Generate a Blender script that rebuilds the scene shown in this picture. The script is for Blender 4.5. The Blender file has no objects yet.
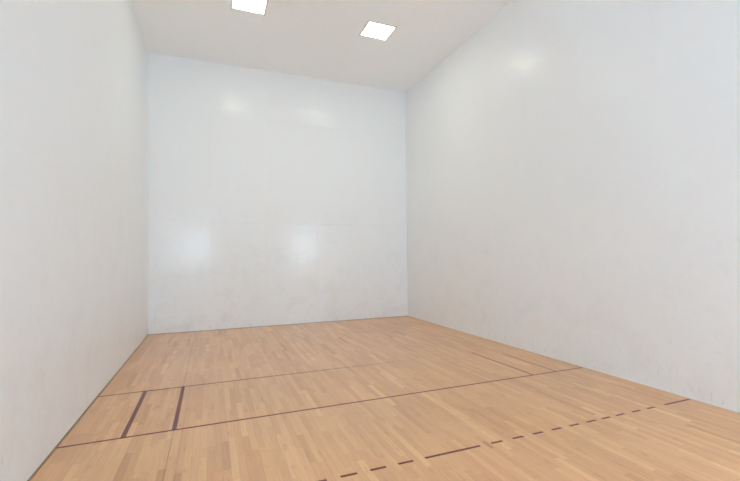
import bpy, bmesh, math
from mathutils import Matrix, Vector

S = bpy.context.scene
COL = S.collection
FT = 0.3048
W, H, D = 20 * FT, 20 * FT, 40 * FT       # court: front wall at y = 0, back wall at y = -D

# ------------------------------------------------------------ camera
def rot(rx, ry, rz):
    return Matrix.Rotation(rz, 4, 'Z') @ Matrix.Rotation(rx, 4, 'X') @ Matrix.Rotation(ry, 4, 'Z')
cd = bpy.data.cameras.new('camera')
cam = bpy.data.objects.new('camera', cd)
COL.objects.link(cam)
cam.matrix_world = Matrix.Translation((1.2361, -10.8264, 1.6287)) @ rot(1.5879, -0.0112, -0.4208)
cd.sensor_fit = 'HORIZONTAL'
cd.sensor_width = 36
cd.lens = 436.7443 * 36 / 740
cd.shift_x = -36.52 / 740
cd.shift_y = 7.90 / 740
cd.clip_start = 0.05
S.camera = cam

# ------------------------------------------------------------ world, exposure, light strengths
wd = bpy.data.worlds.new('world'); S.world = wd; wd.use_nodes = True
bg = wd.node_tree.nodes['Background']
bg.inputs[0].default_value = (0.75, 0.85, 1, 1); bg.inputs[1].default_value = 0.3
S.view_settings.view_transform = 'Standard'
S.view_settings.look = 'None'
S.view_settings.gamma = 1
S.view_settings.use_curve_mapping = False
S.view_settings.exposure = -0.03
S.cycles.max_bounces = 24
S.cycles.diffuse_bounces = 20
S.cycles.glossy_bounces = 8
LAMP = ((1.0, 1.0, 0.79), 19.0)        # ceiling light diffusers
DAY = ((0.645, 0.83, 1.0), 28.0)          # tall windows in the back wall

# ------------------------------------------------------------ node helpers
def new_mat(name):
    m = bpy.data.materials.new(name); m.use_nodes = True
    nt = m.node_tree
    return m, nt, nt.nodes['Principled BSDF']
def sep_pos(nt):
    g = nt.nodes.new('ShaderNodeNewGeometry')
    s = nt.nodes.new('ShaderNodeSeparateXYZ')
    nt.links.new(g.outputs['Position'], s.inputs[0])
    return g.outputs['Position'], s.outputs
def mth(nt, op, a, b=None, c=None):
    n = nt.nodes.new('ShaderNodeMath'); n.operation = op
    for i, v in enumerate((a, b, c)):
        if v is None: continue
        if isinstance(v, (int, float)): n.inputs[i].default_value = v
        else: nt.links.new(v, n.inputs[i])
    return n.outputs[0]
def comb(nt, x, y, z=0.0):
    n = nt.nodes.new('ShaderNodeCombineXYZ')
    for i, v in enumerate((x, y, z)):
        if isinstance(v, (int, float)): n.inputs[i].default_value = v
        else: nt.links.new(v, n.inputs[i])
    return n.outputs[0]
def wnoise(nt, vec):
    n = nt.nodes.new('ShaderNodeTexWhiteNoise'); n.noise_dimensions = '3D'
    nt.links.new(vec, n.inputs['Vector'])
    return n.outputs['Value'], n.outputs['Color']
def noise(nt, vec, scale, detail=3, rough=0.5):
    n = nt.nodes.new('ShaderNodeTexNoise'); n.noise_dimensions = '3D'
    n.inputs['Scale'].default_value = scale
    n.inputs['Detail'].default_value = detail
    n.inputs['Roughness'].default_value = rough
    nt.links.new(vec, n.inputs['Vector'])
    return n.outputs[0]
def ramp(nt, fac, stops):
    n = nt.nodes.new('ShaderNodeValToRGB')
    el = n.color_ramp.elements
    while len(el) < len(stops): el.new(0.5)
    for e, (p, c) in zip(el, stops):
        e.position = p; e.color = (*c, 1) if not isinstance(c, (int, float)) else (c, c, c, 1)
    nt.links.new(fac, n.inputs[0])
    return n.outputs[0]
def mix(nt, fac, a, b, mode='MIX'):
    n = nt.nodes.new('ShaderNodeMix'); n.data_type = 'RGBA'; n.blend_type = mode
    for sock, v in ((n.inputs[0], fac), (n.inputs[6], a), (n.inputs[7], b)):
        if isinstance(v, (int, float)): sock.default_value = v
        elif isinstance(v, tuple): sock.default_value = (*v, 1)
        else: nt.links.new(v, sock)
    return n.outputs[2]
def srgb(r, g, b):
    f = lambda c: (c / 255 / 12.92) if c <= 10 else ((c / 255 + 0.055) / 1.055) ** 2.4
    return (f(r), f(g), f(b))

# ------------------------------------------------------------ materials
def wall_mat(name, horiz, base, rough, coat, scuff, tilt):
    """Painted court panels, 4 x 8 ft; horiz = index of the horizontal axis."""
    m, nt, b = new_mat(name)
    pos, xyz = sep_pos(nt)
    u = mth(nt, 'DIVIDE', xyz[horiz], 4 * FT)
    v = mth(nt, 'DIVIDE', xyz[2], 8 * FT)
    fu, fv = mth(nt, 'FRACT', u), mth(nt, 'FRACT', v)
    cid = comb(nt, mth(nt, 'FLOOR', u), mth(nt, 'FLOOR', v), 3.7)
    _, rc = wnoise(nt, cid)
    s = nt.nodes.new('ShaderNodeSeparateColor'); nt.links.new(rc, s.inputs[0])
    # every panel stands a hair out of plane, so reflections break up at the joints
    hu = mth(nt, 'MULTIPLY', mth(nt, 'SUBTRACT', s.outputs[0], 0.5), mth(nt, 'MULTIPLY', fu, 4 * FT))
    hv = mth(nt, 'MULTIPLY', mth(nt, 'SUBTRACT', s.outputs[1], 0.5), mth(nt, 'MULTIPLY', fv, 8 * FT))
    pan = mth(nt, 'MULTIPLY', mth(nt, 'ADD', hu, hv), tilt)
    wob = mth(nt, 'MULTIPLY', noise(nt, pos, 1.6, 2), tilt * 0.9)
    rip = mth(nt, 'MULTIPLY', noise(nt, pos, 14, 2), tilt * 0.05)
    sag = comb(nt, mth(nt, 'MULTIPLY', xyz[horiz], 1.2), mth(nt, 'MULTIPLY', xyz[2], 5.0), 0.4)
    sgn = mth(nt, 'MULTIPLY', noise(nt, sag, 1.0, 2), tilt * 0.5)
    hgt = mth(nt, 'ADD', mth(nt, 'ADD', mth(nt, 'ADD', pan, wob), rip), sgn)
    bp = nt.nodes.new('ShaderNodeBump'); bp.inputs['Strength'].default_value = 1
    bp.inputs['Distance'].default_value = 1
    nt.links.new(hgt, bp.inputs['Height'])
    nt.links.new(bp.outputs[0], b.inputs['Normal']); nt.links.new(bp.outputs[0], b.inputs['Coat Normal'])
    # ball scuffs and wear, thickest in the lower part of the wall where balls and shoes hit
    low = nt.nodes.new('ShaderNodeMapRange')
    low.inputs[1].default_value = 3.4; low.inputs[2].default_value = 0.1
    nt.links.new(xyz[2], low.inputs[0])
    sm = ramp(nt, noise(nt, pos, 2.1, 6, 0.62), [(0.50, 0.0), (0.72, 1.0)])
    fn = ramp(nt, noise(nt, pos, 11, 5, 0.65), [(0.56, 0.0), (0.72, 1.0)])
    f1 = mth(nt, 'MULTIPLY', mth(nt, 'MULTIPLY', sm, low.outputs[0]), scuff)
    f2 = mth(nt, 'MULTIPLY', mth(nt, 'MULTIPLY', fn, low.outputs[0]), scuff * 0.8)
    c = mix(nt, f1, base, srgb(196, 176, 160))
    c = mix(nt, f2, c, srgb(150, 146, 142))
    # long thin scrape marks near the floor
    st = comb(nt, mth(nt, 'MULTIPLY', xyz[horiz], 9), mth(nt, 'MULTIPLY', xyz[2], 1.6), 1.3)
    stn = ramp(nt, noise(nt, st, 3, 4, 0.7), [(0.60, 0.0), (0.68, 1.0)])
    nearfl = nt.nodes.new('ShaderNodeMapRange')
    nearfl.inputs[1].default_value = 0.7; nearfl.inputs[2].default_value = 0.05
    nt.links.new(xyz[2], nearfl.inputs[0])
    c = mix(nt, mth(nt, 'MULTIPLY', mth(nt, 'MULTIPLY', stn, nearfl.outputs[0]), 0.22), c, srgb(140, 134, 130))
    nt.links.new(c, b.inputs['Base Color'])
    b.inputs['Roughness'].default_value = 0.6
    b.inputs['Specular IOR Level'].default_value = 0.3
    b.inputs['Coat Weight'].default_value = coat
    b.inputs['Coat Roughness'].default_value = rough
    return m

def plain(name, col, rough=0.5, spec=0.5):
    m, nt, b = new_mat(name)
    pos, _ = sep_pos(nt)
    n = noise(nt, pos, 25, 3)
    c = mix(nt, n, tuple(x * 0.96 for x in col), tuple(min(1, x * 1.04) for x in col))
    nt.links.new(c, b.inputs['Base Color'])
    b.inputs['Roughness'].default_value = rough
    b.inputs['Specular IOR Level'].default_value = spec
    return m

def glow(name, col, st):
    m, nt, b = new_mat(name)
    b.inputs['Base Color'].default_value = (0.8, 0.8, 0.8, 1)
    b.inputs['Emission Color'].default_value = (*col, 1)
    b.inputs['Emission Strength'].default_value = st
    return m

def floor_mat():
    m, nt, b = new_mat('maple_strip_floor')
    pos, xyz = sep_pos(nt)
    BW = 0.0572
    r = mth(nt, 'DIVIDE', xyz[0], BW)
    row, fr = mth(nt, 'FLOOR', r), mth(nt, 'FRACT', r)
    ro, _ = wnoise(nt, comb(nt, row, 5.1, 0.2))
    ln = mth(nt, 'MULTIPLY_ADD', ro, 0.5, 0.55)
    q = mth(nt, 'ADD', mth(nt, 'DIVIDE', xyz[1], ln), mth(nt, 'MULTIPLY', ro, 37.0))
    bi, fq = mth(nt, 'FLOOR', q), mth(nt, 'FRACT', q)
    rv, rc = wnoise(nt, comb(nt, row, bi, 9.0))
    tone = ramp(nt, rv, [(0.0, srgb(196, 152, 116)), (0.05, srgb(210, 167, 129)), (0.35, srgb(215, 173, 135)),
                         (0.6, srgb(219, 178, 140)), (0.9, srgb(224, 185, 146)), (1.0, srgb(230, 193, 152))])
    s = nt.nodes.new('ShaderNodeSeparateColor'); nt.links.new(rc, s.inputs[0])
    tone = mix(nt, mth(nt, 'MULTIPLY', s.outputs[1], 0.45), tone, srgb(214, 166, 136))   # pinkish boards
    gv = comb(nt, mth(nt, 'MULTIPLY', xyz[0], 60), mth(nt, 'MULTIPLY', xyz[1], 3.0), mth(nt, 'MULTIPLY', rv, 40))
    g = ramp(nt, noise(nt, gv, 1, 4, 0.6), [(0.3, 0.90), (0.7, 1.06)])
    c = mix(nt, 0.75, tone, g, 'MULTIPLY')
    # mineral streaks
    kv = comb(nt, mth(nt, 'MULTIPLY', xyz[0], 16), mth(nt, 'MULTIPLY', xyz[1], 3.5), mth(nt, 'MULTIPLY', rv, 13))
    k = ramp(nt, noise(nt, kv, 1, 4, 0.6), [(0.60, 0.0), (0.78, 0.6)])
    c = mix(nt, k, c, srgb(168, 118, 84))
    # large areas of slightly different wear
    lw = ramp(nt, noise(nt, pos, 0.7, 2), [(0.35, 0.95), (0.65, 1.03)])
    c = mix(nt, 1.0, c, lw, 'MULTIPLY')
    c = mix(nt, 1.0, c, FLOOR_TINT, 'MULTIPLY')      # amber varnish
    # one short dark heartwood board beside the broken line
    a = mth(nt, 'LESS_THAN', mth(nt, 'ABSOLUTE', mth(nt, 'SUBTRACT', xyz[0], 3.400)), 0.016)
    d = mth(nt, 'LESS_THAN', mth(nt, 'ABSOLUTE', mth(nt, 'ADD', xyz[1], 7.655)), 0.075)
    c = mix(nt, mth(nt, 'MULTIPLY', mth(nt, 'MULTIPLY', a, d), 0.6), c, srgb(160, 108, 72))
    # joints between the strips
    e1 = mth(nt, 'LESS_THAN', mth(nt, 'MINIMUM', fr, mth(nt, 'SUBTRACT', 1.0, fr)), 0.014)
    e2 = mth(nt, 'LESS_THAN', fq, 0.003)
    c = mix(nt, mth(nt, 'MULTIPLY', mth(nt, 'MAXIMUM', e1, e2), 0.28), c, srgb(120, 82, 55))
    # opened joints running the length of the court
    for X, wd_, f in ((0.906, 0.0028, 0.55), (0.985, 0.0016, 0.4), (2.06, 0.0014, 0.3), (4.12, 0.0014, 0.3)):
        d = mth(nt, 'LESS_THAN', mth(nt, 'ABSOLUTE', mth(nt, 'SUBTRACT', xyz[0], X)), wd_)
        c = mix(nt, mth(nt, 'MULTIPLY', d, f), c, srgb(80, 52, 36))
    nt.links.new(c, b.inputs['Base Color'])
    b.inputs['Roughness'].default_value = 0.42
    b.inputs['Specular IOR Level'].default_value = 0.45
    b.inputs['Coat Weight'].default_value = 0.6
    b.inputs['Coat Roughness'].default_value = 0.22
    bp = nt.nodes.new('ShaderNodeBump'); bp.inputs['Strength'].default_value = 0.25
    bp.inputs['Distance'].default_value = 0.002
    nt.links.new(noise(nt, pos, 5, 3), bp.inputs['Height'])
    nt.links.new(bp.outputs[0], b.inputs['Coat Normal'])
    return m

FLOOR_TINT = (1.03, 0.895, 0.67)
WALL = (0.876, 0.913, 0.938)
M_front = wall_mat('front_wall_paint', 0, WALL, 0.19, 0.55, 0.17, 0.009)
M_side = wall_mat('side_wall_paint', 1, WALL, 0.24, 0.5, 0.11, 0.006)
M_ceil = plain('ceiling_paint', (0.940, 0.970, 0.990), 0.6, 0.3)
M_floor = floor_mat()
def line_mat(name, worn_from=None, keep=1.0):
    """Maroon line paint; worn paint lets the boards below show through."""
    m, nt, b = new_mat(name)
    pos, xyz = sep_pos(nt)
    c = ramp(nt, noise(nt, pos, 18, 3), [(0.3, srgb(100, 46, 36)), (0.7, srgb(118, 58, 46))])
    nt.links.new(c, b.inputs['Base Color'])
    b.inputs['Roughness'].default_value = 0.5
    b.inputs['Specular IOR Level'].default_value = 0.3
    a = mth(nt, 'MULTIPLY', ramp(nt, noise(nt, pos, 7, 3), [(0.30, 0.55), (0.55, 1.0)]), keep)
    if worn_from:
        n = nt.nodes.new('ShaderNodeMapRange')
        n.inputs[1].default_value, n.inputs[2].default_value = worn_from
        n.inputs[3].default_value, n.inputs[4].default_value = 1.0, 0.03
        nt.links.new(xyz[0], n.inputs[0])
        a = mth(nt, 'MULTIPLY', a, n.outputs[0])
    if keep < 1 or worn_from:
        nt.links.new(a, b.inputs['Alpha'])
    return m
M_line = line_mat('maroon_line_paint')
M_box_sheen = plain('service_box_line_with_sheen', srgb(122, 74, 68), 0.4, 0.4)  # maroon line paint, lightened: the sheen over these lines is put into the colour
M_worn = line_mat('worn_maroon_line_paint', (1.2, 4.0), 0.8)
M_faint = line_mat('faint_maroon_line_paint', None, 0.6)
M_base = plain('wooden_base_moulding', srgb(150, 128, 96), 0.5)
M_base2 = plain('pale_base_moulding', srgb(214, 196, 172), 0.5)
M_white = plain('white_enamel', (0.78, 0.78, 0.76), 0.4)
M_lamp = glow('lit_diffuser', *LAMP)
M_day = glow('daylit_glass', *DAY)

# ------------------------------------------------------------ mesh helpers
def box(bm, x0, x1, y0, y1, z0, z1):
    v = [bm.verts.new((x, y, z)) for x in (x0, x1) for y in (y0, y1) for z in (z0, z1)]
    for f in ((0, 1, 3, 2), (4, 6, 7, 5), (0, 4, 5, 1), (2, 3, 7, 6), (0, 2, 6, 4), (1, 5, 7, 3)):
        bm.faces.new([v[i] for i in f])
def obj(name, boxes, mat, parent=None, kind=None, bevel=0):
    bm = bmesh.new()
    for b in boxes: box(bm, *b)
    bmesh.ops.recalc_face_normals(bm, faces=bm.faces)
    me = bpy.data.meshes.new(name); bm.to_mesh(me); bm.free()
    me.materials.append(mat)
    o = bpy.data.objects.new(name, me); COL.objects.link(o)
    if parent: o.parent = parent
    if kind: o['kind'] = kind
    if bevel:
        md = o.modifiers.new('bevel', 'BEVEL'); md.width = bevel; md.segments = 2
    return o
def pierced(x0, x1, z0, z1, holes):
    """Rectangles (x0,x1,z0,z1) that fill a wall around its holes."""
    xs = sorted({x0, x1, *[h[0] for h in holes], *[h[1] for h in holes]})
    zs = sorted({z0, z1, *[h[2] for h in holes], *[h[3] for h in holes]})
    out = []
    for a, b in zip(xs, xs[1:]):
        for c, d in zip(zs, zs[1:]):
            mx, mz = (a + b) / 2, (c + d) / 2
            if not any(h[0] < mx < h[1] and h[2] < mz < h[3] for h in holes):
                out.append((a, b, c, d))
    return out

T = 0.15
# ------------------------------------------------------------ the room
floor = obj('floor', [(-T, W + T, -D - T, T, -0.12, 0)], M_floor, kind='structure')
floor['label'] = 'maple strip court floor with maroon game lines'
wf = obj('wall_front', [(-T, W + T, 0, T, 0, H)], M_front, kind='structure')
wl = obj('wall_left', [(-T, 0, -D, 0, 0, H)], M_side, kind='structure')
wr = obj('wall_right', [(W, W + T, -D, 0, 0, H)], M_side, kind='structure')
LS = 0.273
LIGHTS = ((1.865, -2.79), (4.270, -2.77))
ceil_holes = [(x - LS - .015, x + LS + .015, y - LS - .015, y + LS + .015) for x, y in LIGHTS]
ceil = obj('ceiling', [(a, b, c, d, H, H + 0.12) for a, b, c, d in pierced(-T, W + T, -D - T, T, ceil_holes)],
           M_ceil, kind='structure')
WIN = [(0.12, 0.92, 1.35, 3.15), (5.18, 5.98, 1.35, 3.15)]
wb = obj('wall_back', [(a, b, -D - T, -D, c, d) for a, b, c, d in pierced(-T, W + T, 0, H, WIN)],
         M_side, kind='structure')
def window(name, r, mat, bars):
    a, b, c, d = r; y0, y1 = -D - 0.11, -D - 0.02; t = 0.045
    fr = [(a, a + t, y0, y1, c, d), (b - t, b, y0, y1, c, d), (a + t, b - t, y0, y1, c, c + t), (a + t, b - t, y0, y1, d - t, d)]
    o = obj(name, fr, M_white, kind='structure')
    for x in bars:
        obj('mullion', [(x - .02, x + .02, y0 + .01, y1, c + t, d - t)], M_white, o)
    obj('pane', [(a + t, b - t, y0 + 0.02, y0 + 0.03, c + t, d - t)], mat, o)
window('window_1', WIN[0], M_day, [])
window('window_2', WIN[1], M_day, [])

# thin wooden moulding where the floor meets each wall
bh, bd = 0.012, 0.010
obj('baseboard_left', [(0, bd, -D, 0, 0, bh)], M_base, kind='structure')
obj('baseboard_right', [(W - bd * .7, W, -D, 0, 0, bh * .7)], M_base2, kind='structure')
obj('baseboard_front', [(bd, W - bd, -bd * 0.6, 0, 0, bh * 0.6)], M_base, kind='structure')

# ------------------------------------------------------------ court lines, painted on the floor
h = 0.0008
def line(name, label, x0, x1, y0, y1, mat=None):
    o = obj(name, [(x0, x1, y0, y1, 0, h)], mat or M_line, floor)
    o['label'] = label
    return o
YS, YV = -6.105, -4.575
line('short_line', 'thin maroon line across the whole court behind the service boxes', bd, W - bd, YS - .014, YS + .014)
line('service_line', 'thin maroon line across the court in front of the service boxes, worn away to the right',
     bd, W - bd, YV - .012, YV + .012, M_worn)
for X, w_, n, y1, mt in ((0.495, .021, 'maroon service box line nearest the left wall', YV, M_box_sheen),
                 (0.909, .020, 'second maroon service box line from the left wall', YV, M_box_sheen),
                 (W - 0.892, .012, 'second maroon service box line from the right wall', YV, M_line),
                 (W - 0.480, .009, 'faint maroon service box line nearest the right wall', YV - .3, M_faint)):
    line('service_box_line', n, X - w_, X + w_, YS + .014, y1 - .012, mt)
Y, rl = -7.645, 0.014
def dash(x0, x1, label):
    line('receiving_line_dash', label, x0, x1, Y - rl, Y + rl)
dash(2.802, 3.328, 'longer maroon dash in the middle of the broken line')
dash(5.674, W - bd, 'long maroon dash touching the right wall')
dash(bd, 0.600, 'long maroon dash touching the left wall')
for a, b in ((3.441, 3.559), (3.669, 3.787), (3.896, 4.010), (4.115, 4.231), (4.333, 4.450), (4.549, 4.672),
             (4.752, 4.862), (4.948, 5.063), (5.178, 5.295), (5.401, 5.515)):
    dash(a, b, 'short maroon dash of the broken line, right of its middle dash')
for i in range(9):
    a = 2.698 - 0.2325 * i
    dash(a - 0.129, a, 'short maroon dash of the broken line, left of its middle dash')

# ------------------------------------------------------------ recessed ceiling lights
def light(x, y, label):
    root = bpy.data.objects.new('ceiling_light', None); COL.objects.link(root)
    root.location = (x, y, H)
    root.empty_display_size = 0.2
    root['label'] = label; root['category'] = 'ceiling light'; root['group'] = 'square recessed ceiling lights'
    s, o = LS, LS + 0.014
    obj('housing', [(-o, o, -o, o, 0.085, 0.095), (-o, -s - .002, -o, o, 0.002, 0.085), (s + .002, o, -o, o, 0.002, 0.085),
                    (-s - .002, s + .002, -o, -s - .002, 0.002, 0.085), (-s - .002, s + .002, s + .002, o, 0.002, 0.085)], M_white, root)
    k, j = s - 0.012, s + 0.03
    obj('frame', [(-j, -k, -j, j, -0.006, 0), (k, j, -j, j, -0.006, 0), (-k, k, -j, -k, -0.006, 0), (-k, k, k, j, -0.006, 0)], M_white, root)
    obj('diffuser', [(-k - .004, k + .004, -k - .004, k + .004, 0.0005, 0.008)], M_lamp, root)
    return root
light(*LIGHTS[0], 'lit square recessed light cut off by the top edge, left of the other one')
light(*LIGHTS[1], 'lit square recessed light wholly in view, nearer the right wall')
